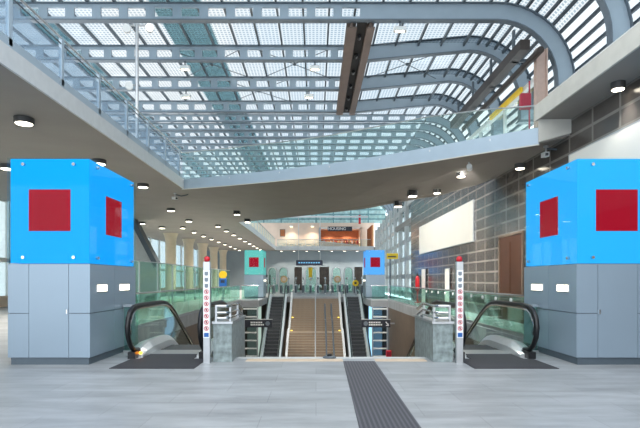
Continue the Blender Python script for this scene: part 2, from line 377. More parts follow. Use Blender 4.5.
# ------------------------------------------------------------------ roof
ZB, ZT = 14.0, 14.77
ARC_X, ARC_R = 8.7, 2.9
def roof_profile(rise=0, n=10, x0=-32, foot=10.55, off=0.0):
    pts = [(x0, ZB + off), (2.9, ZB + off), (ARC_X, ZB + rise + off)]
    r = ARC_R + off
    for k in range(1, n + 1):
        a = k / n * PI / 2
        pts.append((ARC_X + r * math.sin(a), ZB + rise - ARC_R + r * math.cos(a)))
    pts.append((ARC_X + r, foot)); return pts
def girder(y, rise, label, deep=.77, holes=True, w=.32, group='arched girders of the glass roof'):
    g = thing('roof_girder', label, 'girder', (0, y, 0), 0, group)
    inner, outer = roof_profile(rise, foot=10.5), roof_profile(rise, off=deep, foot=10.5)
    web = MB(); tw = .05
    n0 = 1
    # straight part with rectangular openings, then a solid arch
    xs = []
    xe = 2.9 if y < 37 else ARC_X - .2
    x = 2.55 if y < 37 else xe - .2
    if holes:
        fl = .17 if y < 37 else .1
        web.box(-32, xe, -tw, tw, ZB, ZB + fl); web.box(-32, xe, -tw, tw, ZB + deep - fl, ZB + deep)
        while x > -32:
            web.box(max(-32, x - .42), x, -tw, tw, ZB + fl, ZB + deep - fl); x -= 1.29
        if y < 37: web.box(2.55, 2.9, -tw, tw, ZB + .17, ZB + deep - .17)
    else:
        web.box(-32, 2.9, -tw, tw, ZB, ZB + deep)
    poly = inner[1:] + outer[1:][::-1]
    for k in range(1 if y < 37 else 2, len(inner) - 1):
        q = [inner[k], inner[k + 1], outer[k + 1], outer[k]]; web.prism_y(q, -tw, tw)
    web.build('web', 'steel', g)
    def flange(prof, t, nm):
        f = MB(); rings = []
        for k, (px_, pz_) in enumerate(prof):
            a = Vector(prof[max(k - 1, 0)]); c = Vector(prof[min(k + 1, len(prof) - 1)]); d = (c - a).normalized(); n_ = Vector((-d.y, d.x)) * t
            rings.append([(px_, -w / 2, pz_), (px_, w / 2, pz_), (px_ + n_.x, w / 2, pz_ + n_.y), (px_ + n_.x, -w / 2, pz_ + n_.y)])
        f.loft(rings); f.build(nm, 'flange', g)
    flange(inner, -.05, 'bottom_flange'); flange(outer, .05, 'top_flange')
    MB().box(ARC_X + ARC_R - .12, ARC_X + ARC_R + deep + .12, -.26, .26, 10.44, 10.56).build('foot_plate', 'darksteel', g)
    return g
yy = [19.3, 23.6, 27.9, 32.2, 36.5] + [36.5 + 2.15 * k for k in range(1, 20)]
for i, y in enumerate(yy):
    girder(y, 0 if y < 25 else (.55 if y < 37 else 0), f'{ORD[i]} arched blue-grey steel girder of the glass roof, counted from the camera', w=.34 if y < 37 else .16, deep=.77 if y < 37 else .5)
# glass skin with u = length along the profile, v = depth
gp = roof_profile(0, off=.98, n=12, foot=10.6, x0=-32)
def skin(prof, y0, y1, name, m, parent=None):
    me = bpy.data.meshes.new(name); vs, fs, us = [], [], []; u = 0; us_ = [0]
    for k in range(1, len(prof)): u += (Vector(prof[k]) - Vector(prof[k - 1])).length; us_.append(u)
    for (x, z) in prof: vs += [(x, y0, z), (x, y1, z)]
    for k in range(len(prof) - 1): fs.append((2 * k, 2 * k + 1, 2 * k + 3, 2 * k + 2))
    me.from_pydata(vs, [], fs); uvl = me.uv_layers.new(name='UVMap')
    for p in me.polygons:
        for li in p.loop_indices:
            vi = me.loops[li].vertex_index; uvl.data[li].uv = (us_[vi // 2], vs[vi][1])
    me.materials.append(M[m]); o = bpy.data.objects.new(name, me); C.objects.link(o)
    if parent: o.parent = parent
    return o
k8 = next(i for i, p in enumerate(gp) if i > 8)
roof = skin(gp[:k8 + 1], 8, 84, 'window_3', 'frit'); roof['kind'] = 'structure'
skin(gp[k8:], 8, 84, 'side_glazing', 'side_glass_up', roof)
for x in [-31.6 + 1.29 * k for k in range(32)]:
    struct('glazing_bar', MB().box(x - .045, x + .045, 8, 84, ZT + .02, ZT + .2), 'darksteel', roof)
for k in range(3, len(gp)):
    x, z = gp[k]
    struct('glazing_bar', MB().box(x - .07, x + .05, 8, 84, z - .1, z + .04), 'darksteel', roof)
struct('tinted_strip', MB().box(-8.1, -5.6, 8, 84, ZT + .26, ZT + .28), 'teal_glass', roof)
struct('tinted_strip', MB().box(-14.9, -13.6, 8, 84, ZT + .26, ZT + .28), 'teal_glass', roof)
struct('wall_roof_end', MB().box(-32, 12, 84.4, 84.8, 11.3, 15.6), 'tealwall')
# twin gutter beams hanging along the roof
gt = thing('roof_gutter_beam', 'twin brown steel gutter beam with a black slot under the glass roof', 'beam', (0, 23.7, ZB - .3))
def ibeam(x0, x1, L, h):
    return MB().box(x0, x1, 0, L, 0, .05).box(x0, x1, 0, L, h - .05, h).box((x0 + x1) / 2 - .05, (x0 + x1) / 2 + .05, 0, L, .05, h - .05)
ibeam(1.5, 1.98, 12.6, .42).build('left_beam', 'brownsteel', gt); ibeam(2.46, 2.86, 12.6, .42).build('right_beam', 'brownsteel', gt)
MB().box(1.98, 2.46, 0, 12.6, .22, .26).build('slot_plate', 'void', gt)
for k in range(6): MB().disc_y((2.2, 1.2 + k * 2.1, .12), .09, .3).build('cable_duct', 'black', gt)
# cross-bracing rods
for i, (x, y, lab) in enumerate([(-6.4, 27.9, 'crossed bracing rods under the glass roof, left of the twin gutter beam, front bay'),
                                 (-1.3, 27.9, 'crossed bracing rods under the glass roof beside the twin gutter beam, front bay'),
                                 (-4, 32.2, 'crossed bracing rods under the glass roof, rear bay left of the gutter beam'),
                                 (5.6, 27.9, 'crossed bracing rods under the glass roof, right of the twin gutter beam')]):
    c = thing('bracing_rods', lab, 'bracing', (x, y, ZT - .05), 0)
    MB().tube([(-2.3, 0, 0), (2.3, 4.3, 0)], .022, 6).build('rod', 'darksteel', c)
    MB().tube([(2.3, 0, .03), (-2.3, 4.3, .03)], .022, 6).build('rod', 'darksteel', c)
    MB().lathe((0, 2.15, -.05), [(.09, 0), (.09, .12)], 12).build('hub', 'darksteel', c)
# beams and yellow rail along the right terrace
tb = thing('terrace_gutter', 'long dark brown gutter tube running above the right terrace', 'beam', (9.35, 21.9, 12.0))
MB().box(-.22, .22, 0, 11.4, -.2, .25).build('channel', 'gutter', tb); MB().tube([(.7, 0, -.2), (.7, 11.4, -.2)], .16, 10).build('pipe', 'gutter', tb)
for k in range(4): MB().box(-.1, .75, 1.2 + k * 3, 1.36 + k * 3, -.2, -.08).box(-.05, .05, 1.2 + k * 3, 1.36 + k * 3, .25, 1.3).build('hanger', 'darksteel', tb)
yb = thing('yellow_rail', 'narrow yellow rail on top of the white terrace wall at right', 'rail', (10.85, 25.9, 11.45))
MB().box(-.06, .08, 0, 4.6, 0, .26).build('bar', 'yellow', yb)
for k in range(3): MB().box(.08, .16, .5 + k * 1.6, .6 + k * 1.6, .05, .25).build('bracket', 'darksteel', yb)
pc = thing('terrace_post', 'peach-grey steel post under the arch on the right terrace', 'post', (10.55, 23.0, ZD))
MB().box(-.24, .24, -.05, .05, 0, 5.9).build('post_web', 'peach', pc)
MB().box(-.26, -.2, -.16, .16, 0, 5.9).build('post_flange', 'peach', pc); MB().box(.2, .26, -.16, .16, 0, 5.9).build('post_flange', 'peach', pc)
MB().box(-.32, .32, -.22, .22, 0, .05).build('base_plate', 'darksteel', pc)
rb = thing('fire_call_point', 'square red box on a red pole behind the bridge railing at right', 'fire box', (8.55, 20, ZD))
MB().tube([(.16, 0, 0), (.16, 0, 3.2)], .035).build('pole', 'crimson', rb); MB().bevbox(-.22, .2, -.1, .1, 2.05, 2.68, .02).build('box', 'crimson', rb)
MB().box(-.14, .12, -.112, -.1, 2.2, 2.5).build('cover', 'crimson', rb)

# ------------------------------------------------------------------ upper railings
gl = thing('gallery_railing', 'long railing of dusty glass, posts and twin rails along the left upper gallery', 'railing', (LX, 0, ZD))
for k in range(8):
    y = 6.15 + k * 2.16 + .05; y1 = min(y + 2.06, 24.0)
    if y < 23.5: MB().box(-.01, .01, y, y1, .22, 1.02).build('glass_panel', 'gallery_glass', gl)
for k in range(9):
    y = 6.15 + k * 2.16
    if y < 24.3: MB().box(-.05, .03, y - .06, y + .06, 0, 1.32).box(-.08, .06, y - .1, y + .1, 0, .06).build('post', 'steel', gl)
MB().box(-.03, .03, 5, 24, .02, .24).build('kick_plate', 'steel', gl)
MB().tube([(0, 5, 1.30), (0, 24, 1.30)], .03).build('handrail', 'matsteel', gl)
MB().tube([(0, 5, 1.15), (0, 24, 1.15)], .018).build('mid_rail', 'darksteel', gl)
br = thing('bridge_railing', 'curved railing of milky green glass on a blue-grey fascia along the bridge', 'railing', (0, 0, 0))
def off_pts(pts, o):                                   # shift the front edge towards the camera
    out = []
    for i, p in enumerate(pts):
        a = Vector(pts[max(i - 1, 0)][:2]); c = Vector(pts[min(i + 1, len(pts) - 1)][:2]); d = (c - a).normalized()
        out.append((p[0] + d.y * o, p[1] - d.x * o, p[2]))
    return out
fr = off_pts(front, .03)
BH = [1.77, 1.70, 1.62, 1.57, 1.54, 1.48, 1.27, 1.07]
def ribbon(pts, t, z0, z1):
    q = off_pts(pts, t); m_ = MB(); rings = []
    for p, c in zip(pts, q):
        rings.append([(p[0], p[1], p[2] + z0), (c[0], c[1], c[2] + z0), (c[0], c[1], c[2] + z1), (p[0], p[1], p[2] + z1)])
    return m_.loft(rings)
ribbon(fr, .05, -.02, .45).build('fascia', 'steel', br)
ribbon(off_pts(fr, .0), .06, -.045, -.015).build('drip_edge', 'concrete', br)
for i in range(len(fr) - 1):
    a, c = Vector(fr[i]), Vector(fr[i + 1]); g = [a.lerp(c, .006), a.lerp(c, .994)]
    # the glass leans on the fascia: taller towards the left
    m_ = MB(); q = off_pts([tuple(p) for p in g], .02); rings = []
    for p, e, h in zip(g, q, (BH[i], BH[i + 1])): rings.append([(p[0], p[1], p[2] + .45), (e[0], e[1], e[2] + .45), (e[0], e[1], e[2] + h), (p[0], p[1], p[2] + h)])
    m_.loft(rings).build('glass_panel', 'bridge_glass', br)
MB().tube([(p[0], p[1], p[2] + h + .01) for p, h in zip(fr, BH)], .022, 6).build('handrail', 'matsteel', br)
for p in fr[1:]: MB().lathe((p[0], p[1] - .05, p[2] + .3), [(.03, 0), (.03, .06)], 8).build('bolt', 'matsteel', br)
# railings of the second opening
r2 = thing('gallery_railing', 'pale glass railing along the left edge of the far opening', 'railing', (-6.05, 38.3, ZD))
for k in range(14):
    MB().box(-.01, .01, k * 2.45 + .05, k * 2.45 + 2.4, .05, 1.1).build('glass_panel', 'bridge_glass', r2)
    MB().box(-.03, .03, k * 2.45 - .04, k * 2.45 + .04, 0, 1.15).build('post', 'matsteel', r2)
MB().tube([(0, 0, 1.17), (0, 34.4, 1.17)], .035).build('handrail', 'matsteel', r2)
r3 = thing('gallery_railing', 'pale glass railing in front of the far shop gallery', 'railing', (-5.8, 73.3, ZD))
for k in range(10):
    MB().box(k * 1.4 + .03, k * 1.4 + 1.37, -.01, .01, .1, 1.1).build('glass_panel', 'bridge_glass', r3)
    MB().box(k * 1.4 - .03, k * 1.4 + .03, -.03, .03, 0, 1.12).build('post', 'matsteel', r3)
MB().tube([(0, 0, 1.14), (14, 0, 1.14)], .035).build('handrail', 'matsteel', r3)

# ------------------------------------------------------------------ kiosks
def make_kiosk(label, loc, side, core, rz=0):
    """front at local y = 0, width 1.45 in x, depth 2.1; side = +1 if its lit windows look to +x"""
    W, D, Z0, Z1 = 1.45, 2.18, 1.8, 3.66
    k = thing('light_box_kiosk', label, 'kiosk', loc, rz, 'four kiosks with glowing tops')
    X = lambda x: x if side > 0 else W - x               # mirror
    bx = lambda m_, x0, x1, *r: m_.box(min(X(x0), X(x1)), max(X(x0), X(x1)), *r)
    bx(MB(), .035, W - .035, .035, D - .035, 0, .12).build('plinth', 'plinth', k)
    bx(MB(), .02, W - .02, .02, D - .02, .13, Z0 - .01).build('body', 'plinth', k)
    g = .006
    for (x0, x1, z0, z1, nm) in ((0, .366, .13, .905, 'front_panel'), (0, .366, .917, Z0 - .02, 'front_panel'), (.374, 1.07, .13, Z0 - .02, 'door'),
                                 (1.078, W, .13, .905, 'front_panel'), (1.078, W, .917, Z0 - .02, 'front_panel')):
        p = bx(MB(), x0, x1, 0, .03, z0, z1).build(nm, 'kiosk', k)
        if nm == 'door': bx(MB(), 1.03, 1.055, -.012, 0, .9, .98).build('lock', 'chrome', p)
    for (y0, y1) in ((.03, 1.045), (1.053, D - .03)):
        for (z0, z1) in ((.13, .905), (.917, Z0 - .02)):
            for (x0, x1) in ((W - .03, W), (0, .03)): bx(MB(), x0, x1, y0, y1, z0, z1).build('side_panel', 'kiosk', k)
    bx(MB(), 0, W, D - .03, D, .13, Z0 - .02).build('back_panel', 'kiosk', k)
    for (y0, y1) in ((.25, .70), (1.27, 1.80)):
        w_ = bx(MB(), W - .01, W + .012, y0, y1, 1.27, 1.43).build('lit_window', 'matsteel', k)
        for t in range(3):
            bx(MB(), W + .012, W + .018, y0 + .02 + t * (y1 - y0 - .02) / 3, y0 + (t + 1) * (y1 - y0 - .02) / 3, 1.29, 1.41).build('lit_pane', 'winlit', w_)
    # glowing box behind glass plates
    bx(MB(), .03, W - .03, .03, D - .03, Z0, Z1 - .015).build('light_box', core, k)
    bx(MB(), 0, W, -.012, 0, Z0, Z1).build('glass_plate', 'box_glass', k)
    bx(MB(), 0, W, D, D + .012, Z0, Z1).build('glass_plate', 'box_glass', k)
    bx(MB(), W, W + .012, 0, D, Z0, Z1).build('glass_plate', 'box_glass', k); bx(MB(), -.012, 0, 0, D, Z0, Z1).build('glass_plate', 'box_glass', k)
    r = .368; zc = 2.735
    bx(MB(), W / 2 - r, W / 2 + r, .018, .032, zc - r, zc + r).build('red_square', 'red', k)
    bx(MB(), W / 2 - r, W / 2 + r, D - .032, D - .018, zc - r, zc + r).build('red_square', 'red', k)
    bx(MB(), W - .032, W - .018, D / 2 - r, D / 2 + r, zc - r, zc + r).build('red_square', 'red', k)
    bx(MB(), .018, .032, D / 2 - r, D / 2 + r, zc - r, zc + r).build('red_square', 'red', k)
    for z in (Z0 + .1, Z1 - .12):
        for x in (.28, W - .28): MB().disc_y((X(x), -.01, z), .028, .05).build('glass_fixing', 'chrome', k)
        for y in (.28, D - .25): MB().disc_x((X(W + .01), y, z), .028, .05).build('glass_fixing', 'chrome', k)
    return k
make_kiosk('large grey kiosk with bright blue top and red squares at front left', (-5.44, 8.65, 0), 1, 'blue')
make_kiosk('large grey kiosk with sky blue top and red squares at front right', (4.60, 8.65, 0), -1, 'blue2')
make_kiosk('far grey kiosk with teal top beyond the left of the void', (-5.86, 40, 0), 1, 'teal').scale = (1.08,) * 3
make_kiosk('far grey kiosk with pale blue top beyond the right of the void', (4.06, 40, 0), -1, 'blue3').scale = (1.08,) * 3

# ------------------------------------------------------------------ escalators (top landing at local z = 0, descending along +y)
TAN = math.tan(math.radians(30)); HR = 5.6; RUN = HR / TAN
def line(y):
    def soft(t): return t if t > .5 else (0 if t < -.5 else (t + .5) ** 2 / 2)
    return -TAN * (soft(y) - soft(y - RUN))
Y0, Y1 = -2.5, RUN + 2.4
def hand_path():
    up = [(-1.95, .13), (-2.2, .17), (-2.36, .28), (-2.46, .44), (-2.5, .62), (-2.46, .78), (-2.35, .91), (-2.18, .98), (-1.95, 1.0)]
    mid = []
    y = -1.6
    while y < RUN + 1.5: mid.append((y, line(y) + 1.0)); y += .35
    dn = [(RUN + (-1) * a, -HR + b) for a, b in up[::-1]]
    return up + mid + dn
def make_escalator(label, loc, rz=0, lamp=False):
    e = thing('escalator', label, 'escalator', loc, rz, 'four escalators between hall and lower level')
    hp = hand_path()
    ys = [Y0 + .05 + k * .25 for k in range(int((Y1 - Y0) / .25) + 1)]
    def zt(y):
        y_ = -2.5 + .02
        if y < -1.95: return .6 + math.sqrt(max(0, 1 - ((y + 1.95) / .53) ** 2)) * .37
        if y > RUN + 1.95: return -HR + .6 + math.sqrt(max(0, 1 - ((y - RUN - 1.95) / .53) ** 2)) * .43
        return line(y) + .97
    def zlo(y):
        if y < -1.95: return .6 - math.sqrt(max(0, 1 - ((y + 1.95) / .53) ** 2)) * .43
        if y > RUN + 1.95: return -HR + .6 - math.sqrt(max(0, 1 - ((y - RUN - 1.95) / .53) ** 2)) * .43
        return line(y) + .17
    for s in (-1, 1):
        x = s * .675
        MB().tube([(x, y, z) for y, z in hp], .048, 10).build('handrail', 'black', e, True)
        MB().tube([(x - s * .03, y + (.05 if y < -1.9 else 0), z - (.055 if z > line(y) + .7 else -.03)) for y, z in hp[3:-3]], .022, 6).build('rail_track', 'chrome', e, True)
        g = MB(); gy = [-2.44, -2.36, -2.25, -2.1, -1.95] + [y for y in ys if -1.9 < y < RUN + 1.9] + [RUN + 1.95, RUN + 2.1, RUN + 2.25, RUN + 2.36, RUN + 2.44]
        g.loft([[(x - .006, y, zlo(y)), (x + .006, y, zlo(y)), (x + .006, y, zt(y)), (x - .006, y, zt(y))] for y in gy])
        g.build('balustrade_glass', 'bal_glass', e)
        dk = MB(); rings = []
        for y in [-2.12, -1.85, -1.5, -1.0] + [-.75 + k * .25 for k in range(int((RUN + 2.6) / .25))] + [RUN + 2.0]:
            l = line(y); h = .05 + min(.2, max(0, (y + 2.2) * .36))
            lo = min(0, l + .05) if y < .2 else l - .75
            rings.append([(s * .52, y, lo), (s * .80, y, lo), (s * .80, y, l + h * .9), (s * .70, y, l + h), (s * .62, y, l + h), (s * .52, y, l + h * .55)])
        dk.loft(rings); dk.build('side_deck', 'decksteel', e)
        MB().box(x - .07, x + .07, -2.3, -1.9, 0, .13).build('handrail_inlet', 'black', e)
    MB().box(-.52, .52, -1.72, -1.15, -.02, .012).build('comb_plate', 'matsteel', e)
    st = MB(); st.box(-.5, .5, 0, .405, -.24, 0); sd = None
    y = -1.1; n = 0
    while y < RUN + 1.2:
        z = line(max(-3, y)) if y < RUN else -HR
        z = line(y + .2)
        if sd is None: sd = st.build('step', 'step', e); sd.location = (0, y, z)
        else:
            c = sd.copy(); C.objects.link(c); c.parent = e; c.location = (0, y, z)
        y += .4
    MB().box(-.52, .52, RUN + 1.2, RUN + 2.6, -HR - .02, -HR + .012).build('lower_landing_plate', 'matsteel', e)
    tr = MB(); tr.loft([[(-.8, y, line(y) - .95), (.8, y, line(y) - .95), (.8, y, line(y) - .75), (-.8, y, line(y) - .75)] for y in (.6, 2, 5, RUN - 1.2)])
    tr.build('truss_cladding', 'matsteel', e)
    if lamp: MB().disc_y((-.57, -2.1, .09), .028, .03).build('indicator_light', 'orange', e)
    return e
make_escalator('escalator with black handrails going down beside the left front kiosk', (-2.83, 11.6, 0), 0, True)
make_escalator('escalator with black handrails going down beside the right front kiosk', (3.43, 11.6, 0))
make_escalator('far escalator on the left of the wide stone stairs', (-3.36, 43.2, 0), PI)
make_escalator('far escalator on the right of the wide stone stairs', (3.22, 43.2, 0), PI)

# ------------------------------------------------------------------ far stairs
stt = thing('staircase', 'wide brown stone stairs between the two far escalators', 'stairs', (0, FT, 0))
NS = 34; rise = 5.6 / NS; tread = .288; xa, xb_ = -2.08, 2.0
sm = None; y = 0; z = 0
pos = []
for k in range(NS):
    if k == 16: y -= 1.2                                 # half landing
    pos.append((y, -rise * (k + 1))); y -= tread
for k, (y, z) in enumerate(pos):
    t_ = 1.2 + tread if k == 15 else tread
    if k == 15: MB().box(xa, xb_, -t_ - .03, 0, -.25, 0).build('half_landing', 'stair', stt, loc=(0, y, z)); continue
    if sm is None: sm = MB().box(xa, xb_, -tread - .03, 0, -.25, 0).build('step', 'stair', stt, loc=(0, y, z))
    else:
        c = sm.copy(); C.objects.link(c); c.parent = stt; c.location = (0, y, z)
nz_ = MB().box(xa, xb_, -tread - .032, -tread - .0, .0, .008)
nm0 = None
for k, (y, z) in enumerate(pos):
    if nm0 is None: nm0 = nz_.build('nosing', 'darksteel', stt, loc=(0, y, z))
    else:
        c = nm0.copy(); C.objects.link(c); c.parent = stt; c.location = (0, y - (1.2 if k == 15 else 0), z)
ye, ze = pos[-1][0] - tread, pos[-1][1]
def sline(y):                                          # height of the flight at local y
    y15 = pos[15][0]
    if y > y15: return y * rise / tread
    if y > y15 - 1.2: return pos[15][1]
    return pos[15][1] + (y - y15 + 1.2) * rise / tread
for x0, x1 in ((xa - .17, xa), (xb_, xb_ + .17)):
    m_ = MB(); m_.loft([[(x0, y, sline(y) - .5), (x1, y, sline(y) - .5), (x1, y, sline(y) + .25), (x0, y, sline(y) + .25)] for y in (.3, 0, pos[15][0], pos[15][0] - 1.2, ye)])
    m_.build('stringer', 'paleband', stt)
def stair_rail(x, y0, y1, h, r, m_, name='handrail'):
    pts = [(x, y, sline(min(y, 0)) + h) for y in [y0 + (y1 - y0) * k / 24 for k in range(25)]]
    o = MB().tube(pts, r, 8).build(name, m_, stt)
    return o
stair_rail(-.05, .4, ye, .95, .045, 'matsteel', 'centre_rail')
for yq in (-1, -3, -5, -7.5, -9.5): MB().tube([(-.05, yq, sline(yq)), (-.05, yq, sline(yq) + .95)], .03, 8).build('rail_post', 'matsteel', stt)
for x in (.75, 1.28):
    stair_rail(x, -2.6, ye, .95, .06, 'darksteel')
    y_ = -2.6
    MB().tube([(x, y_, sline(y_)), (x, y_, sline(y_) + 1.0)], .07, 8).build('rail_post', 'chrome', stt)
for x in (xa + .12, xb_ - .12):
    for yq in (-3.0, -4.7, -6.6):
        MB().box(x - .07, x + .07, yq - .05, yq + .05, sline(yq) + .06, sline(yq) + .12).build('step_light', 'steplight', stt)
# glazed screens with white rails beside the far escalators
for s, (x0, x1, lab) in enumerate(((-5.45, -4.25, 'tall glazed screen with white horizontal rails left of the far left escalator'), (4.1, 5.25, 'tall glazed screen with white horizontal rails right of the far right escalator'))):
    t = thing('glazed_screen', lab, 'screen', (x0, FE - .1, ZL))
    w_ = x1 - x0
    MB().box(.05, w_ - .05, -.01, .01, 0, 5.1).build('pane', 'window_glass', t)
    for k in range(9): MB().box(0, w_, -.05, .04, .3 + k * .58, .3 + k * .58 + .1).build('rail', 'offwhite', t)
    for x in (0, w_ - .08): MB().box(x, x + .08, -.06, .05, 0, 5.1).build('post', 'matsteel', t)
lw = struct('window_4', MB().box(-5.4, -4.3, 38.5, 38.55, ZL, -.55), emit('lit_lower_shop', (150, 170, 160), .7))
lw2 = struct('window_5', MB().box(4.15, 5.2, 38.5, 38.55, ZL, -.55), emit('lit_lower_shop_blue', (150, 205, 245), .9))

# ------------------------------------------------------------------ glass railings of the void
def void_rail(label, x, y0, y1, n, discs):
    t = thing('glass_railing', label, 'railing', (x, y0, 0)); L_ = (y1 - y0) / n
    for k in range(n):
        MB().box(-.012, .012, k * L_ + .01, (k + 1) * L_ - .01, .08, 1.04).build('glass_panel', 'rail_glass', t)
    MB().box(-.06, .06, 0, y1 - y0, 0, .1).build('base_shoe', 'matsteel', t)
    MB().tube([(0, 0, 1.08), (0, y1 - y0, 1.08)], .035, 8).build('handrail', 'chrome', t)
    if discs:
        for k in range(10): MB().disc_x((-.03, 2.2 + k * 1.15, .95), .055, .035).build('lamp_reflection_disc', 'ink', t)  # white discs stand in for ceiling lamps reflected in the glass
    return t
void_rail('green glass railing with steel handrail along the left side of the void', RX0 - .1, 11.3, 35.9, 12, 0)
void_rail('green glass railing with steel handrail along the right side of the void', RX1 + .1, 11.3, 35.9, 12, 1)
for (x0, x1, lab) in ((-5.5, -4.25, 'short green glass railing in front of the far teal kiosk'), (4.1, 5.3, 'short green glass railing in front of the far pale blue kiosk')):
    t = thing('glass_railing', lab, 'railing', (x0, FE + .12, 0)); w_ = x1 - x0
    MB().box(.02, w_ - .02, -.012, .012, .08, 1.04).build('glass_panel', 'rail_glass', t); MB().box(0, w_, -.05, .05, 0, .1).build('base_shoe', 'matsteel', t)
    MB().tube([(0, 0, 1.08), (w_, 0, 1.08)], .035).build('handrail', 'chrome', t)
for (x0, x1, lab) in ((-3.96, -3.66, 'narrow glass guard with steel cap between the left front kiosk and escalator'), (4.27, 4.57, 'narrow glass guard with steel cap between the right front kiosk and escalator')):
    t = thing('glass_guard', lab, 'guard', (x0, 10.1, 0)); w_ = x1 - x0
    MB().box(.01, w_ - .01, -.01, .01, .03, .95).build('glass_panel', 'rail_glass', t); MB().box(-.0, w_, -.05, .05, .95, 1.0).build('cap_rail', 'chrome', t)
    MB().box(0, w_, -.04, .04, 0, .05).build('base_shoe', 'matsteel', t)

# ------------------------------------------------------------------ floor inlays
tag(MB().prism([(-3.49, 8.26), (-2.06, 8.26), (-2.06, 9.26), (-2.33, 9.26), (-2.33, 9.86), (-3.33, 9.86), (-3.33, 9.26), (-3.49, 9.26)], 0, .012).build('entrance_mat', 'grating'), 'dark ribbed mat in front of the left escalator', 'mat')
tag(MB().prism([(2.68, 8.26), (4.1, 8.26), (4.1, 9.26), (3.93, 9.26), (3.93, 9.86), (2.93, 9.86), (2.93, 9.26), (2.68, 9.26)], 0, .012).build('entrance_mat', 'grating'), 'dark ribbed mat in front of the right escalator', 'mat')
tag(MB().prism([(.42, 3.9), (1.06, 3.9), (1.08, 9.02), (.50, 9.02)], 0, .008).build('tactile_strip', 'tactile'), 'wide dark ribbed guiding strip running to the stair edge', 'floor strip')
tag(MB().box(-1.30, .50, 9.02, 9.3, 0, .006).build('floor_band', 'beige'), 'beige stone band left of the ribbed strip at the floor edge', 'floor strip')
tag(MB().box(1.10, 2.05, 9.02, 9.3, 0, .006).build('floor_band', 'beige'), 'short beige stone band right of the ribbed strip at the floor edge', 'floor strip')
tag(MB().box(-1.5, 2.1, 9.34, 9.53, 0, .006).build('floor_band', 'paleband'), 'pale polished stone band along the front floor edge', 'floor strip')
dv = thing('floor_socket', 'small dark metal fitting on the front floor edge', 'fitting', (.26, 9.42, .006))
MB().lathe((0, 0, 0), [(.13, 0), (.13, .02), (.09, .035)], 16).build('base', 'darksteel', dv); MB().lathe((0, 0, .035), [(.05, 0), (.05, .03), (.03, .04)], 12).build('cap', 'black', dv)

# ------------------------------------------------------------------ granite parapets with tube rails, sticker posts
def parapet(label, x0, x1, mirror):
    t = thing('granite_parapet', label, 'parapet', (x0, 8.96, 0)); w_ = x1 - x0; D_ = 1.65
    # parapet top falls slightly towards the far end
    MB().prism([(0, 0), (w_, 0), (w_, D_), (0, D_)], lambda x, y: 0 if y < .5 else -.5, lambda x, y: .70).build('granite_block', 'granite', t)
    MB().box(-.02, w_ + .02, -.03, D_ + .03, .70, .74).build('cap', 'matsteel', t)
    xs = (.05, w_ - .05)
    for j, z in enumerate((.80, .90, 1.02)):
        pts = [(w_ - .06 if mirror else .06, D_ + .0, z - .0)] if False else None
        a, c = (w_ - .05, .05) if mirror else (.05, w_ - .05)
        pts = [(a, .04, z), (c - (.06 if c > a else -.06), .04, z), (c, .12, z), (c, D_ * .62, z), (c, D_ - .05, z - .14)]
        MB().tube(pts, .022 if j < 2 else .028, 8).build('tube_rail', 'chrome', t, True)
    for (x, y, h) in ((a, .04, .30), (c, .14, .30), (c, D_ * .6, .30)):
        MB().box(x - .018, x + .018, y - .03, y + .03, .74, .74 + h).build('rail_post', 'matsteel', t)
    return t
parapet('low granite wall with steel tube rails right of the left escalator', -1.88, -1.54, False)
parapet('low granite wall with steel tube rails left of the right escalator', 2.14, 2.50, True)
def sticker_post(label, x):
    t = thing('sign_post', label, 'post', (x, 8.86, 0), 0)
    MB().bevbox(-.062, .062, -.045, .045, 0, 1.83, .006).build('column', 'matsteel', t)
    s = MB().box(-.058, .058, -.052, -.046, .46, 1.68).build('sticker_strip', 'ink', t)
    for k in range(11):
        z = 1.62 - k * .11
        if k < 3: MB().box(-.032, .032, -.055, -.052, z - .03, z + .03).box(-.02, .02, -.057, -.055, z - .04, z + .01).build('pictogram', 'greyink', s)
        elif k < 10:
            n = 16; ring = []
            m_ = MB(); m_.loft([[(r * math.cos(i * 2 * PI / n), -.055, z + r * math.sin(i * 2 * PI / n)) for i in range(n)] for r in (.030, .042)], False)
            m_.bar((-.026, -.056, z + .026), (.026, -.056, z - .026), .004, .010).build('pictogram', 'redink', s)
            MB().box(-.012, .012, -.0545, -.052, z - .02, z + .02).build('pictogram_figure', 'void', s)
        else: MB().box(-.042, .042, -.055, -.052, z - .045, z + .03).build('pictogram', 'bluepaint', s)
    MB().lathe((0, 0, 1.83), [(.03, 0), (.05, .02), (.055, .05), (.046, .08), (.02, .1)], 16).build('red_lamp', 'redlens', t, True)
sticker_post('steel post with red lamp and sticker strip beside the left escalator', -1.97)
sticker_post('steel post with red lamp and sticker strip beside the right escalator', 2.59)

